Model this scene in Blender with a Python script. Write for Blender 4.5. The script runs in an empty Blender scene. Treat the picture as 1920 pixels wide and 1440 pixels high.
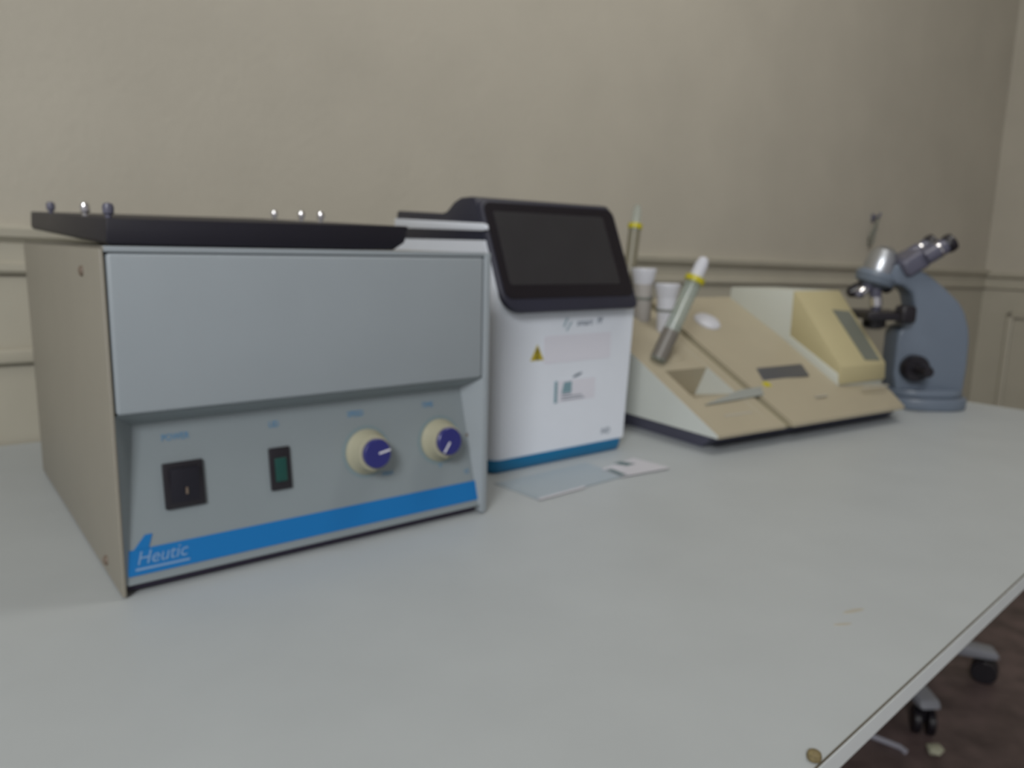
import bpy, bmesh, math, random
from mathutils import Vector, Matrix, Euler
random.seed(4)
R = math.radians
C = bpy.context.scene.collection
Z0 = 0.75            # table top height above the floor

# ------------------------------------------------------------------ camera, world, light, exposure
sc = bpy.context.scene
cd = bpy.data.cameras.new('camera'); cam = bpy.data.objects.new('camera', cd); C.objects.link(cam)
F_PX, PITCH, ROLL = 1439.47, 0.17659, 0.02333
cd.sensor_width = 36.0; cd.sensor_fit = 'HORIZONTAL'; cd.lens = F_PX / 1920 * 36
cd.clip_start = 0.01
fw = Vector((0, math.cos(PITCH), -math.sin(PITCH))); up0 = Vector((0, math.sin(PITCH), math.cos(PITCH))); rt0 = Vector((1, 0, 0))
rt = rt0 * math.cos(ROLL) + up0 * math.sin(ROLL); up = -rt0 * math.sin(ROLL) + up0 * math.cos(ROLL)
m = Matrix((rt, up, -fw)).transposed().to_4x4(); m.translation = Vector((0, 0, Z0 + 0.305))
cam.matrix_world = m
sc.camera = cam
cd.dof.use_dof = True; cd.dof.focus_distance = 0.25; cd.dof.aperture_fstop = cd.lens / 1000 / 0.0020   # the photograph is softly out of focus

w = bpy.data.worlds.new('world'); sc.world = w; w.use_nodes = True
w.node_tree.nodes['Background'].inputs[0].default_value = (0.90, 0.88, 0.92, 1)
w.node_tree.nodes['Background'].inputs[1].default_value = 0.30

def area(name, loc, target, size, power, col):
    l = bpy.data.lights.new(name, 'AREA'); l.shape = 'SQUARE'; l.size = size; l.energy = power; l.color = col
    o = bpy.data.objects.new(name, l); C.objects.link(o); o.location = loc
    o.rotation_euler = (Vector(target) - Vector(loc)).to_track_quat('-Z', 'Y').to_euler()
    return o
area('window_light', (-0.55, -1.85, Z0 + 1.60), (0.4, 1.4, Z0 + 0.15), 0.7, 50, (0.98, 0.99, 1.0))
area('wall_wash_light', (0.75, 1.10, Z0 + 1.93), (0.80, 1.9, Z0+0.5), 0.7, 15, (1.0, 0.97, 0.92))  # unseen light added to brighten the middle of the back wall

sc.view_settings.view_transform = 'Standard'; sc.view_settings.look = 'None'
sc.view_settings.gamma = 1; sc.view_settings.use_curve_mapping = False
sc.view_settings.exposure = 0.0

# ------------------------------------------------------------------ materials
def mat(name, col, rough=0.5, metal=0.0, noise=0.0, nscale=30, bump=0.0, bscale=200, alpha=None, trans=0.0, emit=None, coat=0):
    M = bpy.data.materials.new(name); M.use_nodes = True
    nt = M.node_tree; b = nt.nodes['Principled BSDF']
    b.inputs['Base Color'].default_value = (*col, 1); b.inputs['Roughness'].default_value = rough
    b.inputs['Metallic'].default_value = metal; b.inputs['Transmission Weight'].default_value = trans
    if coat: b.inputs['Coat Weight'].default_value = coat
    if alpha is not None: b.inputs['Alpha'].default_value = alpha
    tc = nt.nodes.new('ShaderNodeTexCoord')
    if noise:
        n = nt.nodes.new('ShaderNodeTexNoise'); n.inputs['Scale'].default_value = nscale; n.inputs['Detail'].default_value = 4
        nt.links.new(tc.outputs['Object'], n.inputs['Vector'])
        r = nt.nodes.new('ShaderNodeValToRGB')
        r.color_ramp.elements[0].position = 0.3; r.color_ramp.elements[1].position = 0.7
        r.color_ramp.elements[0].color = (*[c * (1 - noise) for c in col], 1)
        r.color_ramp.elements[1].color = (*[min(1, c * (1 + noise)) for c in col], 1)
        nt.links.new(n.outputs['Fac'], r.inputs['Fac']); nt.links.new(r.outputs['Color'], b.inputs['Base Color'])
    if bump:
        n2 = nt.nodes.new('ShaderNodeTexNoise'); n2.inputs['Scale'].default_value = bscale; n2.inputs['Detail'].default_value = 3
        nt.links.new(tc.outputs['Object'], n2.inputs['Vector'])
        bp = nt.nodes.new('ShaderNodeBump'); bp.inputs['Strength'].default_value = bump; bp.inputs['Distance'].default_value = 0.004
        nt.links.new(n2.outputs['Fac'], bp.inputs['Height']); nt.links.new(bp.outputs['Normal'], b.inputs['Normal'])
    return M
M = {}
M['wall'] = mat('wall_plaster', (0.455, 0.425, 0.355), 0.9, noise=0.04, nscale=5, bump=0.22, bscale=75)
M['dado'] = mat('dado_paint', (0.42, 0.395, 0.32), 0.55, noise=0.04, nscale=8)
M['ceiling'] = mat('ceiling_paint', (0.7, 0.68, 0.62), 0.9, bump=0.1)
M['floor'] = mat('floor_brown', (0.130, 0.092, 0.088), 0.45, noise=0.35, nscale=14, bump=0.1, bscale=60)
M['laminate'] = mat('table_laminate', (0.445, 0.475, 0.485), 0.45, noise=0.03, nscale=9)
M['edging'] = mat('table_edging', (0.80, 0.85, 0.85), 0.4, noise=0.02)  # colour lightened for the light that the edge face catches
M['seam'] = mat('dark_seam', (0.10, 0.085, 0.06), 0.8)
M['casing'] = mat('warm_lit_casing', (0.27, 0.25, 0.205), 0.5, noise=0.02, nscale=15)  # grey casing; the warm, weaker light on its side is put into the colour
M['door'] = mat('grey_door', (0.30, 0.335, 0.36), 0.45, noise=0.02, nscale=12)
M['panel'] = mat('grey_panel', (0.235, 0.27, 0.285), 0.5, noise=0.02, nscale=12)
M['blue'] = mat('blue_stripe', (0.0, 0.155, 0.44), 0.5)
M['teal'] = mat('teal_blue_base', (0.002, 0.155, 0.34), 0.35, noise=0.03)
M['bluetext'] = mat('blue_print', (0.08, 0.24, 0.42), 0.6)
M['palewhite'] = mat('pale_print', (0.18, 0.31, 0.50), 0.6)
M['purple'] = mat('dark_underside_shade', (0.035, 0.025, 0.055), 0.6)
M['black'] = mat('black_plastic', (0.012, 0.010, 0.014), 0.35)
M['softblack'] = mat('slab_black', (0.006, 0.005, 0.012), 0.5, noise=0.1)
M['green'] = mat('green_lens', (0.006, 0.06, 0.05), 0.3)
M['dialring'] = mat('dial_ring', (0.20, 0.26, 0.28), 0.5)
M['cream'] = mat('cream_dial', (0.37, 0.355, 0.255), 0.6)
M['knobblue'] = mat('knob_blue', (0.022, 0.024, 0.16), 0.35)
M['white'] = mat('white_plastic', (0.74, 0.78, 0.85), 0.35, noise=0.01)
M['whitepaint'] = mat('white_print', (0.75, 0.75, 0.78), 0.5)
M['head'] = mat('dark_head', (0.022, 0.023, 0.040), 0.4, noise=0.03)
M['bezel'] = mat('black_bezel', (0.010, 0.008, 0.012), 0.25)
M['screen'] = mat('dark_screen', (0.028, 0.027, 0.030), 0.3, noise=0.05)
M['printgrey'] = mat('grey_print', (0.13, 0.17, 0.22), 0.6)
M['printteal'] = mat('teal_print', (0.20, 0.33, 0.38), 0.6)
M['sticker'] = mat('pale_sticker', (0.69, 0.69, 0.76), 0.45)
M['yellow'] = mat('warning_yellow', (0.45, 0.36, 0.02), 0.5)
M['brightyellow'] = mat('ring_yellow', (0.50, 0.44, 0.01), 0.4)
M['beige'] = mat('beige_plastic', (0.41, 0.365, 0.265), 0.5, noise=0.03, nscale=10)
M['beigelight'] = mat('pale_beige_plastic', (0.64, 0.67, 0.63), 0.5, noise=0.02, nscale=10)
M['groove'] = mat('groove_olive', (0.24, 0.22, 0.14), 0.6)
M['blockpale'] = mat('pale_block', (0.55, 0.57, 0.515), 0.5, noise=0.02, nscale=10)
M['tan'] = mat('yellowed_plastic', (0.48, 0.425, 0.245), 0.5, noise=0.04, nscale=10)
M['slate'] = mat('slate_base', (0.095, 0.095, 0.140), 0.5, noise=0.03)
M['lcd'] = mat('lcd_dark', (0.075, 0.080, 0.095), 0.3)
M['greywin'] = mat('grey_window', (0.17, 0.18, 0.15), 0.4)
M['flap'] = mat('smoky_flap', (0.32, 0.34, 0.32), 0.2)
M['scope'] = mat('scope_enamel', (0.145, 0.178, 0.228), 0.4, noise=0.02)
M['scopedark'] = mat('scope_dark', (0.10, 0.10, 0.14), 0.35)
M['chrome'] = mat('chrome', (0.75, 0.74, 0.75), 0.18, metal=1)
M['satin'] = mat('satin_steel', (0.50, 0.52, 0.55), 0.38, metal=1)
M['bottle'] = mat('bottle_white', (0.60, 0.61, 0.66), 0.4)
M['bottledim'] = mat('bottle_frosted', (0.40, 0.38, 0.36), 0.4)
M['ringgrey'] = mat('ring_grey', (0.20, 0.21, 0.19), 0.6)
M['tubeclear'] = mat('tube_clear', (0.42, 0.48, 0.43), 0.15, alpha=0.35)
M['tubefill'] = mat('tube_fill', (0.17, 0.155, 0.135), 0.4)
M['tubeback'] = mat('tube_fill_olive', (0.20, 0.185, 0.13), 0.4)
M['paper'] = mat('leaflet_paper', (0.36, 0.42, 0.46), 0.35)
M['paperwhite'] = mat('leaflet_white', (0.60, 0.59, 0.63), 0.4)
M['darkgreen'] = mat('leaflet_green', (0.10, 0.16, 0.17), 0.5)
M['brown'] = mat('brown_stub', (0.19, 0.15, 0.07), 0.7, noise=0.25, nscale=300)
M['stain'] = mat('table_smudge', (0.42, 0.40, 0.34), 0.5)
M['rust'] = mat('screw_brown', (0.16, 0.12, 0.09), 0.6)
M['stoolgrey'] = mat('stool_grey', (0.26, 0.27, 0.30), 0.45)
M['scrap'] = mat('scrap_paper', (0.45, 0.45, 0.33), 0.8)
M['cable'] = mat('pale_cable', (0.40, 0.40, 0.46), 0.5)

# ------------------------------------------------------------------ helpers
def obj(name, bm, material, parent=None, smooth=True, label=None):
    bmesh.ops.recalc_face_normals(bm, faces=bm.faces)
    me = bpy.data.meshes.new(name); bm.to_mesh(me); bm.free()
    me.materials.append(M[material] if isinstance(material, str) else material)
    o = bpy.data.objects.new(name, me); C.objects.link(o)
    if smooth:
        for p in me.polygons: p.use_smooth = True
        me.set_sharp_from_angle(angle=R(35))
    if parent: o.parent = parent
    if label: o['label'] = label
    return o
def thing(name, label, cat, loc=(0, 0, 0), rotz=0, group=None):
    o = bpy.data.objects.new(name, None); C.objects.link(o); o.empty_display_size = 0.05
    o.location = loc; o.rotation_euler = (0, 0, rotz); o['label'] = label; o['category'] = cat
    if group: o['group'] = group
    return o
def tag(o, label, cat, group=None):
    o['label'] = label; o['category'] = cat
    if group: o['group'] = group
    return o
def struct(o): o['kind'] = 'structure'; return o
def bev(bm, r, seg=3, sel=None):
    ed = [e for e in bm.edges if (sel is None or sel(e)) and e.is_manifold and e.calc_face_angle(0) > R(20)]
    if r and ed: bmesh.ops.bevel(bm, geom=ed, offset=r, segments=seg, affect='EDGES', clamp_overlap=True, profile=0.5)
    return bm
def box(x0, x1, y0, y1, z0, z1, r=0, seg=3, bm=None):
    b = bmesh.new()
    bmesh.ops.create_cube(b, size=1)
    for v in b.verts:
        v.co = Vector((x0 if v.co.x < 0 else x1, y0 if v.co.y < 0 else y1, z0 if v.co.z < 0 else z1))
    bev(b, r, seg)
    return b
def add(bm, other, mtx=None):
    me = bpy.data.meshes.new('tmp'); 
    if mtx is not None: other.transform(mtx)
    other.to_mesh(me); other.free(); bm.from_mesh(me); bpy.data.meshes.remove(me); return bm
def prism(poly, a, b, axis='x', r=0, seg=2):
    """poly of (p,q); extruded along axis from a to b. axis x: (y,z); axis y: (x,z); axis z: (x,y)"""
    bm = bmesh.new()
    def P(p, q, t): return {'x': (t, p, q), 'y': (p, t, q), 'z': (p, q, t)}[axis]
    A = [bm.verts.new(P(p, q, a)) for p, q in poly]; B = [bm.verts.new(P(p, q, b)) for p, q in poly]
    n = len(poly); bm.faces.new(A); bm.faces.new(B[::-1])
    for i in range(n): bm.faces.new((A[i], B[i], B[(i + 1) % n], A[(i + 1) % n]))
    bmesh.ops.recalc_face_normals(bm, faces=bm.faces)
    bev(bm, r, seg)
    return bm
def lathe(prof, n=32, mtx=None):
    """prof list (r,z) from bottom to top, around z"""
    bm = bmesh.new(); rings = []
    for r_, z in prof:
        if r_ < 1e-6: rings.append([bm.verts.new((0, 0, z))])
        else: rings.append([bm.verts.new((r_ * math.cos(2 * math.pi * i / n), r_ * math.sin(2 * math.pi * i / n), z)) for i in range(n)])
    for a, b in zip(rings, rings[1:]):
        for i in range(n):
            j = (i + 1) % n
            if len(a) == 1 and len(b) == 1: continue
            if len(a) == 1: bm.faces.new((a[0], b[i], b[j]))
            elif len(b) == 1: bm.faces.new((a[i], a[j], b[0]))
            else: bm.faces.new((a[i], a[j], b[j], b[i]))
    if len(rings[0]) > 1: bm.faces.new(rings[0][::-1])
    if len(rings[-1]) > 1: bm.faces.new(rings[-1])
    if mtx is not None: bm.transform(mtx)
    return bm
def along(p, q):
    p = Vector(p); q = Vector(q); d = (q - p)
    return Matrix.Translation(p) @ d.to_track_quat('Z', 'Y').to_matrix().to_4x4()
def rod(p, q, prof, n=28):
    """prof (r,t) with t fraction of the length"""
    L = (Vector(q) - Vector(p)).length
    return lathe([(r_, t * L) for r_, t in prof], n, along(p, q))
def cyl(p, q, r_, n=28, b=0.0):
    L = (Vector(q) - Vector(p)).length
    if b: return lathe([(r_ - b, 0), (r_, b), (r_, L - b), (r_ - b, L)], n, along(p, q))
    return lathe([(r_, 0), (r_, L)], n, along(p, q))
def sweep(pts, r_, n=10):
    bm = bmesh.new(); rings = []
    for i, p in enumerate(pts):
        d = (Vector(pts[min(i + 1, len(pts) - 1)]) - Vector(pts[max(i - 1, 0)])).normalized()
        q = d.to_track_quat('Z', 'Y').to_matrix()
        rings.append([bm.verts.new(Vector(p) + q @ Vector((r_ * math.cos(2 * math.pi * k / n), r_ * math.sin(2 * math.pi * k / n), 0))) for k in range(n)])
    for a, b in zip(rings, rings[1:]):
        for k in range(n): bm.faces.new((a[k], a[(k + 1) % n], b[(k + 1) % n], b[k]))
    bm.faces.new(rings[0][::-1]); bm.faces.new(rings[-1]); return bm
def rrect(w_, h_, r_, seg=6, rs=None):
    pts = []; rs = rs or (r_,) * 4
    for k, (cx, cy) in enumerate(((0, 0), (w_, 0), (w_, h_), (0, h_))):
        rr = rs[k]; ox = rr if cx == 0 else w_ - rr; oy = rr if cy == 0 else h_ - rr
        a0 = (180, 270, 0, 90)[k]
        for i in range(seg + 1):
            a = R(a0 + 90 * i / seg); pts.append((ox + rr * math.cos(a), oy + rr * math.sin(a)))
    return pts
def frame(o, ex, ey):
    """matrix: x along ex, y along ey, z = ex x ey"""
    ex = Vector(ex).normalized(); ey = Vector(ey).normalized(); ez = ex.cross(ey)
    m_ = Matrix((ex, ey, ez)).transposed().to_4x4(); m_.translation = Vector(o); return m_
def plate(poly, mtx, t=0.0006):
    b = prism(poly, 0, t, 'z'); b.transform(mtx); return b
def text(body, size, mtx, material, parent, name='lettering', shear=0.0, sx=1.0):
    cu = bpy.data.curves.new('txt', 'FONT'); cu.body = body; cu.size = size; cu.align_x = 'CENTER'; cu.align_y = 'CENTER'
    cu.extrude = 0.00015; cu.shear = shear; cu.resolution_u = 3
    o = bpy.data.objects.new('txt', cu); C.objects.link(o)
    bpy.context.view_layer.update()
    me = bpy.data.meshes.new_from_object(o.evaluated_get(bpy.context.evaluated_depsgraph_get()))
    bpy.data.objects.remove(o); bpy.data.curves.remove(cu)
    me.transform(Matrix.Diagonal((sx, 1, 1, 1))); me.transform(mtx); me.materials.clear(); me.materials.append(M[material]); me.name = name
    t = bpy.data.objects.new(name, me); C.objects.link(t); t.parent = parent
    return t

# ------------------------------------------------------------------ the room
YW = R(36.0)
wd = Vector((math.cos(YW), math.sin(YW), 0)); wn = Vector((-math.sin(YW), math.cos(YW), 0))
W0 = Vector((-0.7502, 1.0918, 0)) + wn * 0.012
def wp(u, v=0, z=0): p = W0 + wd * u + wn * v; return Vector((p.x, p.y, Z0 + z))
WM = Matrix((wd, wn, Vector((0, 0, 1)))).transposed().to_4x4(); WM.translation = Vector((W0.x, W0.y, Z0))   # wall frame: x along, y into the wall
UC = 3.14            # corner distance along the back wall
def wall_piece(name, bm, material):
    bm.transform(WM); return struct(obj(name, bm, material))
wall_piece('wall_back', box(-2.4, UC + 0.12, 0, 0.12, -Z0, 1.95), 'wall')
wall_piece('wall_right', box(UC, UC + 0.12, -3.6, 0, -Z0, 1.95), 'wall')
wall_piece('floor', box(-2.4, UC + 0.12, -3.6, 0.12, -Z0 - 0.05, -Z0), 'floor')
wall_piece('ceiling', box(-2.4, UC + 0.12, -3.6, 0.12, 1.95, 2.0), 'ceiling')
# moulded chair rail, a shade out of level along the back wall
def rail(length, prof, z_start, slope):
    bm = prism(prof, 0, length, 'x')
    for v in bm.verts: v.co.z += z_start + slope * v.co.x
    return bm
RP = [(0, -0.030), (-0.010, -0.030), (-0.014, -0.026), (-0.014, -0.018), (-0.008, -0.014), (-0.008, 0.008), (-0.013, 0.012), (-0.020, 0.016), (-0.022, 0.026), (-0.019, 0.030), (0, 0.030)]
b = rail(UC + 0.6, [(y, z * 1.15) for y, z in RP], 0.297, -0.019); b.transform(Matrix.Translation((-0.6, 0, 0))); wall_piece('trim_1', b, 'dado')
RPR = [(y, z) for y, z in RP]
b = rail(3.5, RPR, 0.221, 0.000); b.transform(Matrix.Translation((UC, 0, 0)) @ Matrix.Rotation(R(-90), 4, 'Z')); wall_piece('trim_2', b, 'dado')
# dado panelling below the rail (thin painted board), with raised panel frames
b = box(-2.4, UC, -0.004, 0, -Z0, 0.272)
for v in b.verts:
    if v.co.z > 0: v.co.z -= 0.019 * max(0, v.co.x) 
wall_piece('trim_3', b, 'dado')
wall_piece('trim_4', box(UC - 0.004, UC, -3.6, 0, -Z0, 0.191), 'dado')
def frame_mould(u0, u1, z0, z1, t=0.022, d=0.012):
    bm = bmesh.new()
    for bx in (box(u0, u1, -d, 0, z1 - t, z1, 0.004), box(u0, u1, -d, 0, z0, z0 + t, 0.004), box(u0, u0 + t, -d, 0, z0, z1, 0.004), box(u1 - t, u1, -d, 0, z0, z1, 0.004)):
        add(bm, bx)
    return bm
b = frame_mould(-0.9, 0.13, -0.55, 0.142); b.transform(Matrix.Translation((0, -0.004, 0))); wall_piece('trim_5', b, 'dado')
b = frame_mould(0.30, 1.45, -0.55, 0.142); b.transform(Matrix.Translation((0, -0.004, 0))); wall_piece('trim_6', b, 'dado')
b = frame_mould(1.62, 2.95, -0.55, 0.100); b.transform(Matrix.Translation((0, -0.004, 0))); wall_piece('trim_7', b, 'dado')
b = frame_mould(0.10, 1.00, -0.60, 0.110); b.transform(Matrix.Translation((UC - 0.004, 0, 0)) @ Matrix.Rotation(R(-90), 4, 'Z')); wall_piece('trim_8', b, 'dado')
wall_piece('baseboard_back', box(-2.4, UC, -0.018, -0.004, -Z0, -Z0 + 0.1, 0.004), 'dado')
wall_piece('baseboard_right', box(UC - 0.018, UC - 0.004, -3.6, -0.004, -Z0, -Z0 + 0.1, 0.004), 'dado')
# hook with a short hanging cord on the wall
hk = thing('wall_hook', 'small dark hook with a short pale cord, high on the wall above the microscope', 'hook', wp(2.315, 0, 0.42), YW)
b = box(-0.008, 0.008, -0.006, 0, -0.012, 0.012, 0.002); add(b, cyl((0, -0.004, 0), (0.004, -0.02, 0.004), 0.004)); add(b, cyl((0.004, -0.02, 0.002), (0.006, -0.022, 0.016), 0.0035))
obj('hook', b, 'scopedark', hk)
obj('cord', sweep([(0.002, -0.02, 0.0), (-0.004, -0.018, -0.02), (-0.014, -0.014, -0.04), (-0.024, -0.01, -0.062), (-0.02, -0.01, -0.085), (-0.006, -0.01, -0.08), (0.0, -0.012, -0.055), (0.002, -0.016, -0.02)], 0.0035), 'greywin', hk)

# ------------------------------------------------------------------ the table
tb = thing('work_table', 'long off-white laminate table along the wall, carrying the laboratory instruments', 'table', (0, 0, Z0))
fd = Vector((0.7337, 0.6795, 0)); ed = Vector((-0.6508, 0.7593, 0))
Ffront = Vector((0.1883, 0.4158, 0)); CR = Vector((0.978, 1.618, 0))
frc = Vector((1.203, 1.356, 0)); 
# back right corner: end edge line meets the wall line
def meet(p, d, q, e):
    den = d.x * e.y - d.y * e.x; t = ((q.x - p.x) * e.y - (q.y - p.y) * e.x) / den; return p + d * t
frc = meet(Ffront, fd, CR, ed)
brc = meet(W0 - wn * 0.012, wd, CR, ed)
fl = Ffront - fd * 1.9; bl = W0 - wn * 0.012 - wd * 1.15
top = [(fl.x, fl.y), (frc.x, frc.y), (brc.x, brc.y), (bl.x, bl.y)]
obj('tabletop', prism(top, -0.015, -0.0004, 'z'), 'laminate', tb)
# lighter edging strip with a dark seam at its upper edge
nrm = Vector((fd.y, -fd.x, 0))
def edge_strip(p, q, n, z0, z1, t):
    P = [(p + n * 0).to_tuple()[:2], (q + n * 0).to_tuple()[:2], (q + n * t).to_tuple()[:2], (p + n * t).to_tuple()[:2]]
    return prism(P, z0, z1, 'z')
obj('edging', edge_strip(fl, frc, nrm, -0.0155, -0.0010, 0.0012), 'edging', tb)
obj('seam', edge_strip(fl - nrm * 0.0006, frc - nrm * 0.0006, nrm, -0.0007, 0.00005, 0.0013), 'seam', tb)
ne = Vector((fd.x, fd.y, 0)); nr = Vector((-ed.y, ed.x, 0)); nr = nr if nr.dot(fd) > 0 else -nr
obj('edging', edge_strip(frc, brc, nr, -0.0155, 0.0, 0.0012), 'edging', tb)
ctr = (fl + frc + brc + bl) / 4
for p in (fl, frc, brc, bl):
    q = p + (ctr - p).normalized() * (0.16 if p is not frc else 0.80)
    obj('leg', box(q.x - 0.025, q.x + 0.025, q.y - 0.025, q.y + 0.025, -Z0, -0.015, 0.004), 'stoolgrey', tb)
# faint smudges on the laminate
for (x, y, a_, s) in ((0.302, 0.625, 0.4, 0.012), (0.282, 0.60, 0.2, 0.009)):
    b = lathe([(s, 0), (s * 0.96, 0.0004)], 16); b.transform(Matrix.Translation((x, y, -0.0004)) @ Matrix.Rotation(a_, 4, 'Z') @ Matrix.Diagonal((1, 0.22, 1, 1)))
    obj('smudge', b, 'stain', tb)

# ------------------------------------------------------------------ centrifuge
BY = 0.67150; bu = Vector((math.cos(BY), math.sin(BY), 0)); bv = Vector((-math.sin(BY), math.cos(BY), 0))
BO = Vector((-0.3282, 0.6126, Z0))
cf = thing('centrifuge', 'boxy grey centrifuge, warm light painted on its side, with two blue knobs and a blue stripe', 'centrifuge', BO, BY)
W, D, H = 0.3853, 0.460, 0.298
b = box(0.0035, W - 0.008, 0.030, D - 0.004, 0.012, H - 0.003)
obj('chassis', b, 'casing', cf)
# casing sheet: left wall, top, right wall, back as one folded shell
bm = bmesh.new()
add(bm, box(0, 0.0035, 0, D, 0.0015, H, 0.0012)); add(bm, box(W - 0.008, W, 0, D, 0.0015, H, 0.003)); add(bm, box(0, W, 0, D, H - 0.003, H, 0.0012)); add(bm, box(0, W, D - 0.004, D, 0.0015, H, 0.001))
obj('casing', bm, 'casing', cf)
fm = box(W - 0.0082, W + 0.0006, -0.0008, 0.012, 0.0015, H + 0.0004, 0.002); add(fm, box(0.0036, W - 0.008, -0.0006, 0.010, H - 0.0042, H + 0.0004, 0.0006))
obj('front_frame', fm, 'door', cf)
obj('door', box(0.0048, W - 0.0095, -0.001, 0.030, 0.1600, H - 0.0048, 0.0035, 3), 'door', cf, label='smooth grey upper front door')
ptop, pbot = 0.0225, 0.003
def pv(z): return pbot + (ptop - pbot) * (z - 0.010) / 0.150
pp = [(pbot, 0.010), (ptop, 0.160), (0.030, 0.163), (0.030, 0.010)]
obj('recess_bevel', prism([(0.0005, 0.1600), (pv(0.147), 0.1470), (0.030, 0.1470), (0.030, 0.1600)], 0.0045, W - 0.0085, 'x'), 'panel', cf)
for xo, sg in ((0.0036, 1), (W - 0.0080, -1)):
    bmv = bmesh.new()
    q = [bmv.verts.new(c) for c in ((xo, 0.0004, 0.160), (xo + sg * 0.0165, pv(0.147), 0.147), (xo + sg * 0.002, pv(0.012), 0.012), (xo, 0.0010, 0.012), (xo, 0.028, 0.160), (xo, 0.028, 0.012))]
    for f_ in ((0, 1, 2, 3), (0, 4, 1), (3, 2, 5), (1, 4, 5, 2), (0, 3, 5, 4)): bmv.faces.new([q[i] for i in f_])
    obj('recess_bevel', bmv, 'panel' if sg > 0 else 'door', cf, smooth=False)
obj('control_panel', prism(pp, 0.0045, W - 0.0085, 'x'), 'panel', cf, label='recessed grey control panel')
pn = Vector((0, pv(1) - pv(0), 1)).normalized()     # up the slanted panel
def PM(u, z, lift=0.0): 
    mm = frame((u, pv(z), z), (1, 0, 0), pn); mm.translation = mm.translation + Vector(mm.col[2][:3]) * lift; return mm
# blue stripe
obj('stripe', plate(rrect(0.372, 0.0225, 0.001, 2), PM(0.0060, 0.0175), 0.0008), 'blue', cf, label='bright blue stripe')
sb = bmesh.new(); add(sb, plate([(0, 0), (0.012, 0), (0.016, 0.012), (0.010, 0.012)], PM(0.012, 0.0395), 0.0008)); obj('stripe_flourish', sb, 'blue', cf)
text('Heutic', 0.0165, PM(0.034, 0.0315, 0.001), 'palewhite', cf, shear=0.3, sx=0.95)
obj('underline', plate([(0, 0), (0.045, 0.0), (0.045, 0.0018), (0, 0.0022)], PM(0.012, 0.0215, 0.0009), 0.0003), 'palewhite', cf)
obj('underside_shade', box(0.006, W - 0.010, 0.010, D - 0.02, 0.003, 0.012), 'purple', cf)  # dark box standing in for the shadow gap below the front panel
for u in (0.03, W - 0.035):
    for v in (0.05, D - 0.05): obj('foot', lathe([(0.011, 0), (0.013, 0.004), (0.013, 0.006)], 20, Matrix.Translation((u, v, 0))), 'black', cf)
# rocker switch
def local(bm, mtx): bm.transform(mtx); return bm
sw = obj('rocker_switch', local(box(0, 0.0345, 0, 0.041, -0.002, 0.0035, 0.0012), PM(0.0405, 0.0695)), 'black', cf, label='black square power switch')
rk = prism([(0.005, 0.0035), (0.0205, 0.0045), (0.036, 0.0085), (0.036, 0.0030), (0.005, 0.003)], 0.005, 0.0295, 'x', 0.0008)
obj('rocker', local(rk, PM(0.0405, 0.0695)), 'softblack', sw)
obj('switch_mark', plate([(-0.001, 0), (0.001, 0), (0.001, 0.006), (-0.001, 0.006)], PM(0.0585, 0.0815, 0.0058), 0.0003), 'rust', sw)
gs = obj('indicator_switch', local(box(0, 0.0205, 0, 0.041, -0.002, 0.003, 0.001), PM(0.1360, 0.0695)), 'black', cf, label='narrow switch with dark green lens')
obj('green_lens', local(box(0.0045, 0.0160, 0.008, 0.031, 0.002, 0.0045, 0.001), PM(0.1360, 0.0695)), 'green', gs)
# two dials with blue knobs
def dial(u, z, prot, ang):
    d = obj('dial_skirt', local(lathe([(0.0235, 0), (0.0235, 0.003), (0.0205, 0.006), (0.0180, prot * 0.75), (0.0165, prot * 0.78)], 40), PM(u, z)), 'cream', cf, label='cream dial skirt')
    k = obj('knob', local(lathe([(0.0150, prot * 0.76), (0.0152, prot * 0.95), (0.0140, prot), (0, prot)], 40), PM(u, z)), 'knobblue', d, label='dark blue knob cap')
    a = R(ang); px = [(-0.0009, 0.001), (0.0009, 0.001), (0.0009, 0.0142), (-0.0009, 0.0142)]
    obj('pointer_line', plate([(x * math.cos(a) - y * math.sin(a), x * math.sin(a) + y * math.cos(a)) for x, y in px], PM(u, z, prot), 0.0004), 'whitepaint', d)
    obj('dial_ring', local(lathe([(0.0275, 0), (0.0275, 0.0004), (0.0245, 0.0005)], 40), PM(u, z)), 'dialring', cf)
dial(0.2390, 0.0925, 0.026, -80)
dial(0.3285, 0.0925, 0.023, 142)
for s_, u in (('POWER', 0.054), ('LID', 0.1435), ('SPEED', 0.2295), ('TIME', 0.3163)):
    text(s_, 0.0085, PM(u, 0.1325, 0.0004), 'bluetext', cf, sx=0.8)
text('MAX', 0.006, PM(0.262, 0.066, 0.0004), 'bluetext', cf); text('0', 0.006, PM(0.328, 0.064, 0.0004), 'bluetext', cf); text('12', 0.007, PM(0.362, 0.052, 0.0004), 'bluetext', cf)
obj('rivet', local(lathe([(0.002, 0), (0.0015, 0.001), (0, 0.0013)], 12), PM(0.366, 0.093)), 'rust', cf)
for v, z in ((0.076, 0.276), (0.061, 0.015)):
    s_ = lathe([(0.0048, 0), (0.0042, 0.002), (0.002, 0.003), (0, 0.003)], 16, Matrix.Translation((0.0, v, z)) @ Matrix.Rotation(R(-90), 4, 'Y'))
    obj('screw', s_, 'rust', cf)

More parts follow.
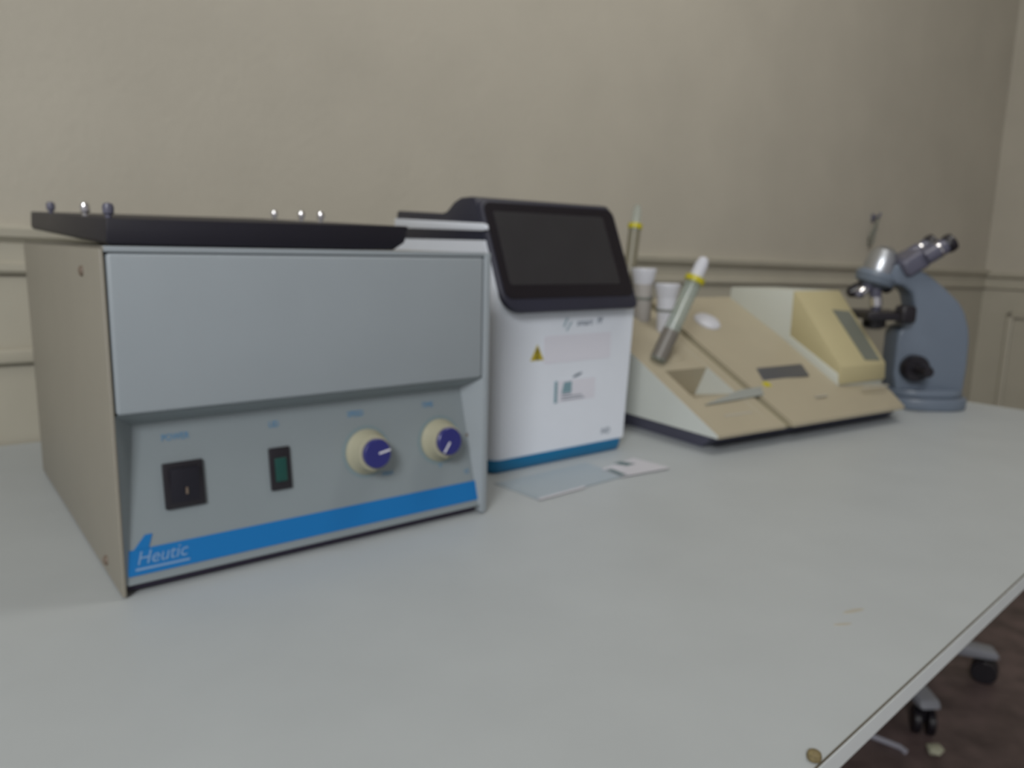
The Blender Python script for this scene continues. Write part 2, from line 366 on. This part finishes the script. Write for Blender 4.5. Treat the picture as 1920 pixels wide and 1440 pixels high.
# ------------------------------------------------------------------ black slab with chrome studs on the centrifuge
TILT = math.asin(0.0135 / 0.4155)
sl = thing('black_slab', 'flat black slab with six upright chrome studs, lying on top of the centrifuge', 'tray', BO + bu * 0.0 + Vector((0, 0, H)), BY)
def tiltm(): return Matrix.Translation((0, 0.01, 0.0008)) @ Matrix.Rotation(TILT, 4, 'X')
prof = [(0.010, 0), (0.270, 0), (0.283, 0.008), (0.287, 0.0245), (0.0085, 0.0215), (0.0075, 0.003)]
bm = prism(prof, 0, 0.432, 'y', 0.0015); bm.transform(tiltm()); obj('slab_plate', bm, 'softblack', sl)
for u in (0.10, 0.24):
    obj('foot', lathe([(0.008, 0), (0.008, 0.0128)], 16, Matrix.Translation((u, 0.36, 0))), 'black', sl)
for k, (u, v) in enumerate(((0.013, 0.012), (0.013, 0.110), (0.012, 0.300), (0.270, 0.172), (0.270, 0.228), (0.270, 0.315))):
    st = lathe([(0.0026, 0), (0.0026, 0.003), (0.0042, 0.004), (0.0045, 0.009), (0.0034, 0.0118), (0, 0.0128)], 20, tiltm() @ Matrix.Translation((u, v, 0.0212 + (0.003 if u > 0.1 else 0))))
    obj('stud', st, 'chrome' if k not in (0, 2) else 'scopedark', sl, label='dull dark stud' if k in (0, 2) else None)

# ------------------------------------------------------------------ white touch-screen analyser
PO = Vector((-0.0246, 1.0023, Z0))
pc = thing('analyser', 'tall white benchtop analyser with a dark tilted touch screen and blue base', 'analyser', PO, BY)
PW = 0.252
def taper(bm):
    for v in bm.verts:
        k = min(1, max(0, v.co.z / 0.225)); v.co.x += (0.013 * k if v.co.z < 0.228 else -0.002) * (v.co.x / PW)
    return bm
b = prism([(0.0, 0.0185), (0.0, 0.2235), (-0.006, 0.2365), (0.0262, 0.3125), (0.256, 0.3138), (0.268, 0.300), (0.268, 0.0185)], 0, PW, 'x')
bev(b, 0.015, 5, lambda e: (e.verts[0].co.x < 0.01 and abs(e.verts[0].co.y) < 0.02 and abs(e.verts[1].co.y) < 0.02 and abs(e.verts[0].co.x - e.verts[1].co.x) < 1e-6 and (e.verts[0].co.z != e.verts[1].co.z)))
obj('body', taper(b), 'white', pc)
b = bmesh.new()
def ring_plan(inset, r_):
    return [(x + inset, y + inset) for x, y in rrect(PW - 2 * inset, 0.268 - 2 * inset, r_, 6)]
layers = [(0.0, 0.003), (0.002, 0.001), (0.010, -0.001), (0.0185, -0.001)]
rings = []
for z, ins in layers: rings.append([b.verts.new((x, y, z)) for x, y in ring_plan(ins, 0.012)])
for A, B_ in zip(rings, rings[1:]):
    n = len(A)
    for i in range(n): b.faces.new((A[i], A[(i + 1) % n], B_[(i + 1) % n], B_[i]))
b.faces.new(rings[0][::-1]); b.faces.new(rings[-1])
obj('blue_base', b, 'teal', pc, label='rounded blue base')
# dark head: side profile
hp = [(0.0250, 0.3120), (0.050, 0.3670), (0.058, 0.3700), (0.084, 0.3695), (0.100, 0.3640), (0.117, 0.3525), (0.130, 0.3495), (0.254, 0.3556), (0.257, 0.346), (0.257, 0.3138), (0.100, 0.3125)]
obj('head', prism(hp, 0.001, 0.252, 'x', 0.003), 'head', pc, label='dark blue-grey head and lid')
for x0, x1 in ((-0.0015, 0.004),):
    obj('lid_strip', prism([(0.021, 0.3265), (0.030, 0.3250), (0.258, 0.3300), (0.258, 0.3440), (0.032, 0.3350), (0.023, 0.3330)], x0, x1, 'x', 0.0012), 'white', pc, label='white strip along the side of the lid')
sd = Vector((0, 0.0555, 0.1237)).normalized()
SM = frame((0.0, -0.0205, 0.2215), (1, 0, 0), sd)
def SMl(l): mm = SM.copy(); mm.translation = mm.translation + Vector(SM.col[2][:3]) * l; return mm
bz = prism([(x + 0.003, y) for x, y in rrect(0.250, 0.160, 0.02, 7, (0.028, 0.010, 0.018, 0.010))], -0.0075, 0.0, 'z'); bev(bz, 0.0025, 3, lambda e: abs(e.verts[0].co.z) < 1e-5 and abs(e.verts[1].co.z) < 1e-5)
bz.transform(SM); bzo = obj('bezel', bz, 'head', pc)
gl = prism([(x + 0.008, y + 0.018) for x, y in rrect(0.241, 0.137, 0.012, 6)], 0, 0.0008, 'z'); gl.transform(SM); obj('glass_border', gl, 'bezel', bzo)
s_ = prism([(x + 0.021, y + 0.037) for x, y in rrect(0.204, 0.105, 0.003, 3)], 0, 0.0014, 'z'); s_.transform(SM); obj('screen', s_, 'screen', bzo, label='switched-off dark screen')
# front print (front plane faces -y)
def FM(u, z, lift=0.0004): return frame((u, -lift, z), (1, 0, 0), (0, 0, 1))
text('smart', 0.013, FM(0.162, 0.2005), 'printgrey', pc, shear=0.25, sx=1.05)
text('M', 0.014, FM(0.190, 0.2015), 'printgrey', pc, shear=0.5, sx=0.9)
lg = bmesh.new(); add(lg, plate([(0.1205, 0.196), (0.123, 0.196), (0.130, 0.2085), (0.1275, 0.2085)], frame((0, -0.0004, 0), (1, 0, 0), (0, 0, 1)), 0.0003)); add(lg, plate([(0.126, 0.190), (0.128, 0.190), (0.138, 0.203), (0.1355, 0.203)], frame((0, -0.0004, 0), (1, 0, 0), (0, 0, 1)), 0.0003))
obj('emblem', lg, 'printteal', pc)
obj('blank_label', plate([(x + 0.086, y + 0.1455) for x, y in rrect(0.131, 0.039, 0.004, 4)], frame((0, 0, 0), (1, 0, 0), (0, 0, 1)), 0.0004), 'sticker', pc, label='pale blank rounded label')
tri = plate([(0.0625, 0.1515), (0.0865, 0.1515), (0.0745, 0.1735)], frame((0, 0, 0), (1, 0, 0), (0, 0, 1)), 0.0004)
tr = obj('warning_sign', tri, 'yellow', pc, label='yellow triangular warning sign')
bm = bmesh.new()
for q in ([(0.0735, 0.158), (0.0755, 0.158), (0.0760, 0.168), (0.0730, 0.168)], [(0.0720, 0.1535), (0.0770, 0.1535), (0.0765, 0.1565), (0.0725, 0.1565)]):
    add(bm, plate(q, frame((0, -0.0004, 0), (1, 0, 0), (0, 0, 1)), 0.0003))
obj('warning_symbol', bm, 'black', tr)
ov = [(0.152 + 0.009 * math.cos(a) + 0.002 * math.sin(a), 0.1250 + 0.0026 * math.sin(a) + 0.0022 * math.cos(a)) for a in [k * math.pi / 10 for k in range(20)]]
obj('oval_mark', plate(ov, frame((0, 0, 0), (1, 0, 0), (0, 0, 1)), 0.0003), 'printgrey', pc)
stk = obj('info_sticker', plate([(0.108, 0.0875), (0.188, 0.0875), (0.188, 0.119), (0.108, 0.119)], frame((0, 0, 0), (1, 0, 0), (0, 0, 1)), 0.0003), 'sticker', pc)
obj('sticker_bar', plate([(0.108, 0.0875), (0.1135, 0.0875), (0.1135, 0.119), (0.108, 0.119)], frame((0, -0.0003, 0), (1, 0, 0), (0, 0, 1)), 0.0003), 'printteal', stk)
obj('sticker_picture', plate([(0.122, 0.101), (0.141, 0.101), (0.141, 0.117), (0.126, 0.1165)], frame((0, -0.0003, 0), (1, 0, 0), (0, 0, 1)), 0.0003), 'printteal', stk)
bm = bmesh.new()
for k, (l, z) in enumerate(((0.045, 0.0905), (0.040, 0.0945), (0.018, 0.0985))):
    add(bm, plate([(0.122, z), (0.122 + l, z), (0.122 + l, z + 0.0014), (0.122, z + 0.0014)], frame((0, -0.0003, 0), (1, 0, 0), (0, 0, 1)), 0.0002))
obj('sticker_print', bm, 'printgrey', stk)
text('IVD', 0.0125, FM(0.2135, 0.0335), 'printgrey', pc, shear=0.2)

# ------------------------------------------------------------------ leaflets under the analyser
def sheet(name, pts, z, t, material, parent=None, loc=(0, 0)):
    return prism([(x - loc[0], y - loc[1]) for x, y in pts], z, z + t, 'z')
A0 = (0.06, 0.96)
lf = thing('leaflet', 'grey-blue printed leaflet half under the front of the white analyser', 'leaflet', (A0[0], A0[1], Z0))
obj('page', sheet('page', [(-0.020, 0.965), (0.036, 0.902), (0.156, 1.010), (0.104, 1.068)], 0.0, 0.0005, 'paper', loc=A0), 'paper', lf)
obj('page', sheet('page', [(-0.013, 0.967), (0.040, 0.908), (0.158, 1.014), (0.110, 1.070)], 0.0006, 0.0004, 'paper', loc=A0), 'paper', lf)
obj('white_margin', sheet('m', [(0.034, 0.9045), (0.038, 0.900), (0.100, 0.955), (0.096, 0.9598)], 0.0011, 0.0002, 'p', loc=A0), 'paperwhite', lf)
A1 = (0.17, 1.05)
lf2 = thing('leaflet', 'small white card with two dark green bars, right of the grey leaflet', 'leaflet', (A1[0], A1[1], Z0))
obj('page', sheet('page', [(0.128, 1.038), (0.152, 1.004), (0.228, 1.052), (0.182, 1.100)], 0.0014, 0.0006, 'p', loc=A1), 'paperwhite', lf2)
obj('green_bar', sheet('g', [(0.133, 1.034), (0.151, 1.007), (0.160, 1.012), (0.143, 1.039)], 0.0021, 0.0002, 'p', loc=A1), 'darkgreen', lf2)
obj('green_bar', sheet('g', [(0.148, 1.066), (0.166, 1.056), (0.180, 1.068), (0.160, 1.078)], 0.0021, 0.0002, 'p', loc=A1), 'darkgreen', lf2)

# ------------------------------------------------------------------ beige photometer
GY = R(32.9167); gu = Vector((math.cos(GY), math.sin(GY), 0)); gv = Vector((-math.sin(GY), math.cos(GY), 0))
GO = Vector((0.3127, 1.1286, Z0))
ph = thing('photometer', 'wide beige wedge-shaped photometer with a raised yellowed module at its right end', 'photometer', GO, GY)
def G(u, v, z): return GO + gu * u + gv * v + Vector((0, 0, z))
sz = lambda v: 0.03 + 0.5 * v
def twotone(o):      # upper surfaces stay beige, side and back faces are paler
    o.data.materials.append(M['beigelight'])
    for p in o.data.polygons:
        if abs(p.normal.x) > 0.7 or p.normal.y > 0.5: p.material_index = 1
    return o
# left module with cuvette well
full = [(0, 0.026), (0, 0.031), (0.36, sz(0.36)), (0.36, 0.026)]
well = [(0, 0.026), (0, 0.031), (0.082, sz(0.082)), (0.176, 0.054), (0.152, sz(0.152)), (0.36, sz(0.36)), (0.36, 0.026)]
bm = bmesh.new(); add(bm, prism(full, 0, 0.030, 'x')); add(bm, prism(well, 0.030, 0.131, 'x')); add(bm, prism(full, 0.131, 0.158, 'x'))
bmesh.ops.remove_doubles(bm, verts=bm.verts, dist=1e-5)
twotone(obj('left_module', bm, 'beige', ph))
def SP(u, v, lift=0.0): 
    mm = frame((u, v, sz(v)), (1, 0, 0), (0, 1, 0.5)); mm.translation = mm.translation + Vector(mm.col[2][:3]) * lift; return mm
def splate(u0, u1, v0, v1, t=0.001, skew=0.0):
    k = math.sqrt(1.25); h = (v1 - v0) * k
    return plate([(0, 0), (u1 - u0, 0), (u1 - u0 + skew, h), (skew, h)], SP(u0, v0), t)
kq = math.sqrt(1.25)
obj('smoky_flap', plate([(0.034, 0.0635 * kq), (0.182, 0.0690 * kq), (0.196, 0.088 * kq), (0.140, 0.0860 * kq), (0.10, 0.077 * kq)], SP(0, 0, 0.002), 0.0018), 'flap', ph, label='smoky grey flap over the cuvette well')
# main body: plan polygon with chamfered right front corner
bm = bmesh.new()
plan = [(0.176, -0.001), (0.494, -0.001), (0.552, 0.062), (0.552, 0.36), (0.176, 0.36)]
B0 = [bm.verts.new((x, y, 0.026)) for x, y in plan]; B1 = [bm.verts.new((x, y, sz(y) + (0.002 if y < 0.01 else 0.001) - (0.018 if (x > 0.5 and y < 0.1) else 0))) for x, y in plan]
bm.faces.new(B0[::-1])
bm.faces.new((B1[0], B1[1], B1[2])); bm.faces.new((B1[0], B1[2], B1[3], B1[4]))
for i in range(5): bm.faces.new((B0[i], B0[(i + 1) % 5], B1[(i + 1) % 5], B1[i]))
obj('body', bm, 'beige', ph)
obj('groove_floor', prism([(0.004, 0.026), (0.004, sz(0.004) - 0.006), (0.355, sz(0.355) - 0.010), (0.355, 0.026)], 0.157, 0.177, 'x'), 'groove', ph)
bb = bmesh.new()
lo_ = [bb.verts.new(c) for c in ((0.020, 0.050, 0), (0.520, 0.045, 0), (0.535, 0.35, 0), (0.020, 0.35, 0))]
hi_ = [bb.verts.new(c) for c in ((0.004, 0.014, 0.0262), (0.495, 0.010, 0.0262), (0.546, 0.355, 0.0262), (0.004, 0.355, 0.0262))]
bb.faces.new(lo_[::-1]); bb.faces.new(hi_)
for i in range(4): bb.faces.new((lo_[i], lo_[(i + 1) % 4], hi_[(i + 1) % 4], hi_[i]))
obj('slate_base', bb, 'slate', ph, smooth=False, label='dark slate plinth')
lc = plate([(0.2010, 0.0), (0.3300, 0.0), (0.3470, 0.036), (0.2190, 0.036)], SP(0.0205, 0.1040), 0.0016); obj('display', lc, 'lcd', ph, label='dark rectangular display')
obj('yellow_sticker', splate(0.211, 0.228, 0.088, 0.100, 0.0018), 'brightyellow', ph, label='small bright yellow sticker')
bm = bmesh.new()
for (u0, u1, v) in ((0.055, 0.118, 0.036), (0.30, 0.335, 0.050), (0.26, 0.33, 0.172), (0.25, 0.31, 0.190), (0.45, 0.53, 0.055)):
    obj('print_line', splate(u0, u1, v, v + 0.0035, 0.0012), 'stain', ph)
# round cap on the slope
obj('round_cap', lathe([(0.027, -0.002), (0.027, 0.004), (0.022, 0.009), (0.010, 0.012), (0, 0.0125)], 32, SP(0.2561, 0.2763)), 'bottle', ph, label='pale round cap')
bm = bmesh.new(); add(bm, lathe([(0.016, 0), (0.015, 0.002), (0.010, 0.0025)], 24, SP(0.090, 0.190))); obj('well_ring', bm, 'beige', ph)
# raised module at the right
u0, u1 = 0.408, 0.549
obj('raised_block', prism([(0.198, 0.110), (0.360, 0.160), (0.356, 0.2315), (0.198, 0.2320)], u0, u1, 'x', 0.002), 'blockpale', ph, label='paler rear block of the raised module')
obj('block_skirt', prism([(0.080, 0.050), (0.084, 0.085), (0.200, 0.146), (0.200, 0.100)], u0 - 0.001, u1 - 0.001, 'x', 0.001), 'blockpale', ph)
wedge = prism([(0.199, 0.2325), (0.194, 0.2325), (0.078, 0.0985), (0.076, 0.0660), (0.090, 0.066), (0.199, 0.140)], u0 + 0.001, u1 + 0.001, 'x', 0.002)
wo = obj('sloped_cover', wedge, 'tan', ph, label='yellowed sloping cover')
wsl = Vector((0, 0.116, 0.134)).normalized()
WS = frame((u0, 0.078, 0.0985), (1, 0, 0), wsl)
obj('grey_window', plate([(0.082, 0.010), (0.128, 0.006), (0.129, 0.124), (0.078, 0.130)], WS, 0.0012), 'greywin', wo, label='long grey window')
# ---- things standing in the photometer
def wpos(p): return (p.x, p.y, p.z)
tcat = 'tube'
def lab_tube(pb, pt, r_, label, fill, capmat, cap=True):
    pb = Vector(pb); pt = Vector(pt); d = pt - pb; L = d.length
    t = thing('sample_tube', label, tcat, pb, 0, None)
    q = lambda f: d * f
    m_ = along((0, 0, 0), d)
    z = lambda f: f * L
    obj('glass_barrel', lathe([(0.0, 0), (r_ * 0.75, 0.0015), (r_, 0.005), (r_, z(0.80)), (r_ - 0.0012, z(0.80)), (r_ - 0.0012, 0.006), (0, 0.004)], 28, m_), 'tubeclear', t)
    obj('contents', lathe([(0, 0.0045), (r_ + 0.0003, 0.0065), (r_ + 0.0003, z(fill[0])), (0, z(fill[0]) + 0.001)], 24, m_), fill[1], t, label='dark contents')
    obj('yellow_ring', lathe([(r_, z(0.755)), (r_ * 1.22, z(0.76)), (r_ * 1.22, z(0.805)), (r_, z(0.81))], 28, m_), 'brightyellow', t, label='yellow ring')
    if cap: obj('cap', lathe([(r_ * 0.80, z(0.805)), (r_ * 0.78, z(0.93)), (r_ * 0.55, z(0.985)), (r_ * 0.2, z(1.0)), (0, z(1.0))], 28, m_), capmat, t, label=None)
    return t
Zv = Vector((0, 0, Z0))
lab_tube(Vector((0.2458, 1.2926, 0.119)) + Zv, Vector((0.3232, 1.3242, 0.2955)) + Zv, 0.0142, 'clear leaning tube with white cap and yellow ring, standing on the beige photometer', (0.30, 'tubefill'), 'bottle')
lab_tube(Vector((0.2115, 1.4639, 0.2005)) + Zv, Vector((0.2314, 1.4978, 0.3900)) + Zv, 0.0112, 'tall olive-grey tube with yellow ring and clear tip, behind the white analyser', (0.74, 'tubeback'), 'tubeclear')
def bottle(px, py, z, h, label, bodymat):
    t = thing('sample_bottle', label, 'bottle', (px, py, Z0 + z), 0)
    obj('bottle_body', lathe([(0, 0), (0.013, 0.001), (0.016, 0.006), (0.0175, h * 0.55), (0.018, h * 0.72), (0.0165, h * 0.74), (0, h * 0.75)], 32), bodymat, t)
    obj('cap', lathe([(0.0170, h * 0.68), (0.0228, h * 0.94), (0.0232, h * 0.985), (0.0225, h), (0, h)], 36), 'bottle', t)
    obj('ring', lathe([(0.0178, h * 0.44), (0.0192, h * 0.45), (0.0192, h * 0.49), (0.0178, h * 0.50)], 32), 'ringgrey', t)
bottle(0.2799, 1.4115, 0.154, 0.092, 'white capped plastic bottle just left of the leaning tube', 'bottle')
bottle(0.2400, 1.4400, 0.168, 0.104, 'frosted bottle with white cap, further back beside the analyser screen', 'bottledim')

# ------------------------------------------------------------------ microscope
MO = Vector((0.873, 1.560, Z0))
mc = thing('microscope', 'blue-grey binocular microscope with black stage, at the far end of the table', 'microscope', MO, 0)
S = 1.04
def X(xm): return xm * S
# foot
def superell(a, b_, n=40, e=2.6, cx=0, cy=0):
    P = []
    for k in range(n):
        t = 2 * math.pi * k / n; c, s = math.cos(t), math.sin(t)
        P.append((cx + a * math.copysign(abs(c) ** (2 / e), c), cy + b_ * math.copysign(abs(s) ** (2 / e), s)))
    return P
foot = prism(superell(0.080, 0.066, 40, 2.3, -0.020, 0.008), 0.0, 0.024, 'z', 0.004); obj('foot', foot, 'scope', mc)
foot2 = prism(superell(0.076, 0.058, 40, 2.4, -0.023, 0.012), 0.024, 0.040, 'z', 0.004); obj('foot_collar', foot2, 'scope', mc)
arm = [(-0.092, 0.034), (-0.100, 0.070), (-0.100, 0.150), (-0.094, 0.164), (-0.078, 0.170), (-0.072, 0.205), (-0.080, 0.232), (-0.100, 0.247), (-0.150, 0.252), (-0.152, 0.280), (-0.112, 0.290),
       (-0.072, 0.281), (-0.045, 0.266), (-0.014, 0.243), (0.016, 0.217), (0.030, 0.197), (0.042, 0.165), (0.046, 0.142), (0.048, 0.090), (0.046, 0.034)]
obj('arm', prism(arm, -0.022, 0.040, 'y', 0.009, 4), 'scope', mc)
# stage and condenser
st = obj('stage', box(-0.177, -0.085, -0.052, 0.060, 0.179, 0.195, 0.004), 'black', mc, label='black specimen stage')
obj('stage_clip', box(-0.116, -0.084, -0.058, -0.024, 0.174, 0.210, 0.008), 'black', st)
obj('condenser', lathe([(0.013, 0.158), (0.022, 0.163), (0.022, 0.177)], 28, Matrix.Translation((-0.138, 0.006, 0))), 'black', mc)
# focus knobs
ax = Vector((0, -1, 0))
c0 = Vector((-0.066, -0.022, 0.084))
obj('coarse_knob', rod(c0, c0 + ax * 0.026, [(0.025, 0), (0.0265, 0.1), (0.0265, 0.85), (0.024, 1.0), (0, 1.0)], 36), 'black', mc)
obj('fine_knob', rod(c0 + ax * 0.026, c0 + ax * 0.068, [(0.0105, 0), (0.0115, 0.9), (0.009, 1.0), (0, 1.0)], 28), 'black', mc)
# nosepiece turret with four objectives
tc_ = Vector((-0.144, 0.006, 0.262)); nd = Vector((-0.28, 0, -0.96)).normalized()
obj('head_neck', rod(tc_ - nd * 0.006, tc_ - nd * 0.062, [(0.030, 0), (0.031, 0.25), (0.029, 0.6), (0.024, 0.85), (0.012, 1.0), (0, 1.0)], 36), 'satin', mc, label='shiny metal head mount')
tu = obj('turret', rod(tc_ + nd * 0.020, tc_ - nd * 0.010, [(0.020, 0), (0.036, 0.25), (0.040, 0.7), (0.034, 1.0), (0, 1.0)], 40), 'scope', mc)
def objective(dirv, L, r_, ring):
    dv = Vector(dirv).normalized(); p = tc_ + nd * 0.006
    o = obj('objective', rod(p + dv * 0.012, p + dv * (0.012 + L), [(r_, 0), (r_, 0.55), (r_ * 0.9, 0.6), (r_ * 0.9, 0.85), (r_ * 0.5, 1.0), (0, 1.0)], 24), 'scopedark' if ring else 'black', tu)
    obj('objective_sleeve', rod(p + dv * (0.012 + L * 0.45), p + dv * (0.012 + L * 0.80), [(r_ * 1.06, 0), (r_ * 1.06, 1)], 24), 'chrome' if ring else 'black', o)
objective((0.10, -0.12, -1), 0.052, 0.0115, True)
objective((-0.75, -0.30, -0.62), 0.042, 0.010, True)
objective((-0.95, 0.25, -0.62), 0.046, 0.0125, False)
objective((0.80, 0.10, -0.42), 0.030, 0.011, False)
# binocular head
hd = Vector((0.84, 0.0, 0.54)).normalized()
hb = Vector((-0.106, 0.006, 0.276))
hm = frame(hb, hd, (0, 1, 0))
b = box(0.0, 0.052, -0.040, 0.040, -0.018, 0.020, 0.009, 3); b.transform(hm); bh = obj('binocular_head', b, 'scopedark', mc)
for s in (-1, 1):
    p0 = hb + hd * 0.044 + Vector((0, 0.033 * s, 0.002)); p1 = p0 + hd * 0.046
    e = obj('eyepiece_tube', rod(p0, p1, [(0.0165, 0), (0.0165, 0.6), (0.0150, 1.0)], 28), 'scopedark', bh)
    obj('eyecup', rod(p1, p1 + hd * 0.016, [(0.0165, 0), (0.0185, 0.5), (0.0175, 1.0), (0.012, 1.0), (0, 0.8)], 28), 'black', e)
    obj('collar', rod(p0 + hd * 0.028, p0 + hd * 0.032, [(0.0172, 0), (0.0172, 1)], 28), 'chrome', e)

# ------------------------------------------------------------------ stub near the table edge
sp = obj('brown_stub', lathe([(0.0040, 0), (0.0046, 0.002), (0.0040, 0.0045), (0.0026, 0.0055), (0, 0.006)], 18), 'brown'); sp.location = (0.1905, 0.4240, Z0)
tag(sp, 'tiny brown stub lying on the table against the front edge seam', 'stub')

# ------------------------------------------------------------------ stool base and bits on the floor
SC = Vector((0.924, 1.867, 0))
so = thing('swivel_stool', 'grey swivel stool under the table, two black casters showing past its edge', 'stool', (SC.x, SC.y, 0))
obj('hub', lathe([(0.035, 0.085), (0.04, 0.10), (0.035, 0.16), (0.022, 0.17), (0.022, 0.30), (0, 0.30)], 28), 'stoolgrey', so)
obj('column', cyl((0, 0, 0.28), (0, 0, 0.42), 0.014), 'chrome', so)
obj('seat', lathe([(0, 0.415), (0.15, 0.42), (0.17, 0.435), (0.17, 0.46), (0.15, 0.475), (0, 0.48)], 40), 'black', so)
aA = math.atan2(1.5708 - SC.y, 0.9408 - SC.x)
for k in range(5):
    a = aA + 2 * math.pi * k / 5; d = Vector((math.cos(a), math.sin(a), 0)); n_ = Vector((-d.y, d.x, 0))
    lg_ = prism([(0.02, 0.075), (0.02, 0.120), (0.10, 0.112), (0.315, 0.088), (0.325, 0.070), (0.30, 0.066)], -0.024, 0.024, 'y', 0.007)
    mm = Matrix((d, n_, Vector((0, 0, 1)))).transposed().to_4x4(); lg_.transform(mm)
    lo = obj('star_leg', lg_, 'stoolgrey', so)
    pc_ = d * 0.298
    cbm = bmesh.new(); wa = Vector((math.cos(a + 1.2), math.sin(a + 1.2), 0))
    for s in (-1, 1):
        p = pc_ + wa * 0.006 * s + Vector((0, 0, 0.030)); add(cbm, cyl(p, p + wa * 0.017 * s, 0.030, 24, 0.003))
    add(cbm, cyl(pc_ + Vector((0, 0, 0.03)), pc_ + Vector((0, 0, 0.078)), 0.007))
    obj('caster', cbm, 'black', lo)
tag(obj('floor_cable', sweep([(0.70, 1.62, 0.006), (0.78, 1.57, 0.006), (0.83, 1.53, 0.006), (0.86, 1.505, 0.006), (0.865, 1.49, 0.006)], 0.006), 'cable'), 'short pale cable lying on the brown floor under the table edge', 'cable')
b = bmesh.new(); bmesh.ops.create_icosphere(b, subdivisions=2, radius=0.018)
for v in b.verts: v.co *= 1 + random.uniform(-0.28, 0.2); v.co.z *= 0.6
zmin = min(v.co.z for v in b.verts)
o = obj('paper_scrap', b, 'scrap', smooth=False); o.location = (0.929, 1.494, -zmin)
tag(o, 'small crumpled yellowish scrap on the brown floor', 'scrap')
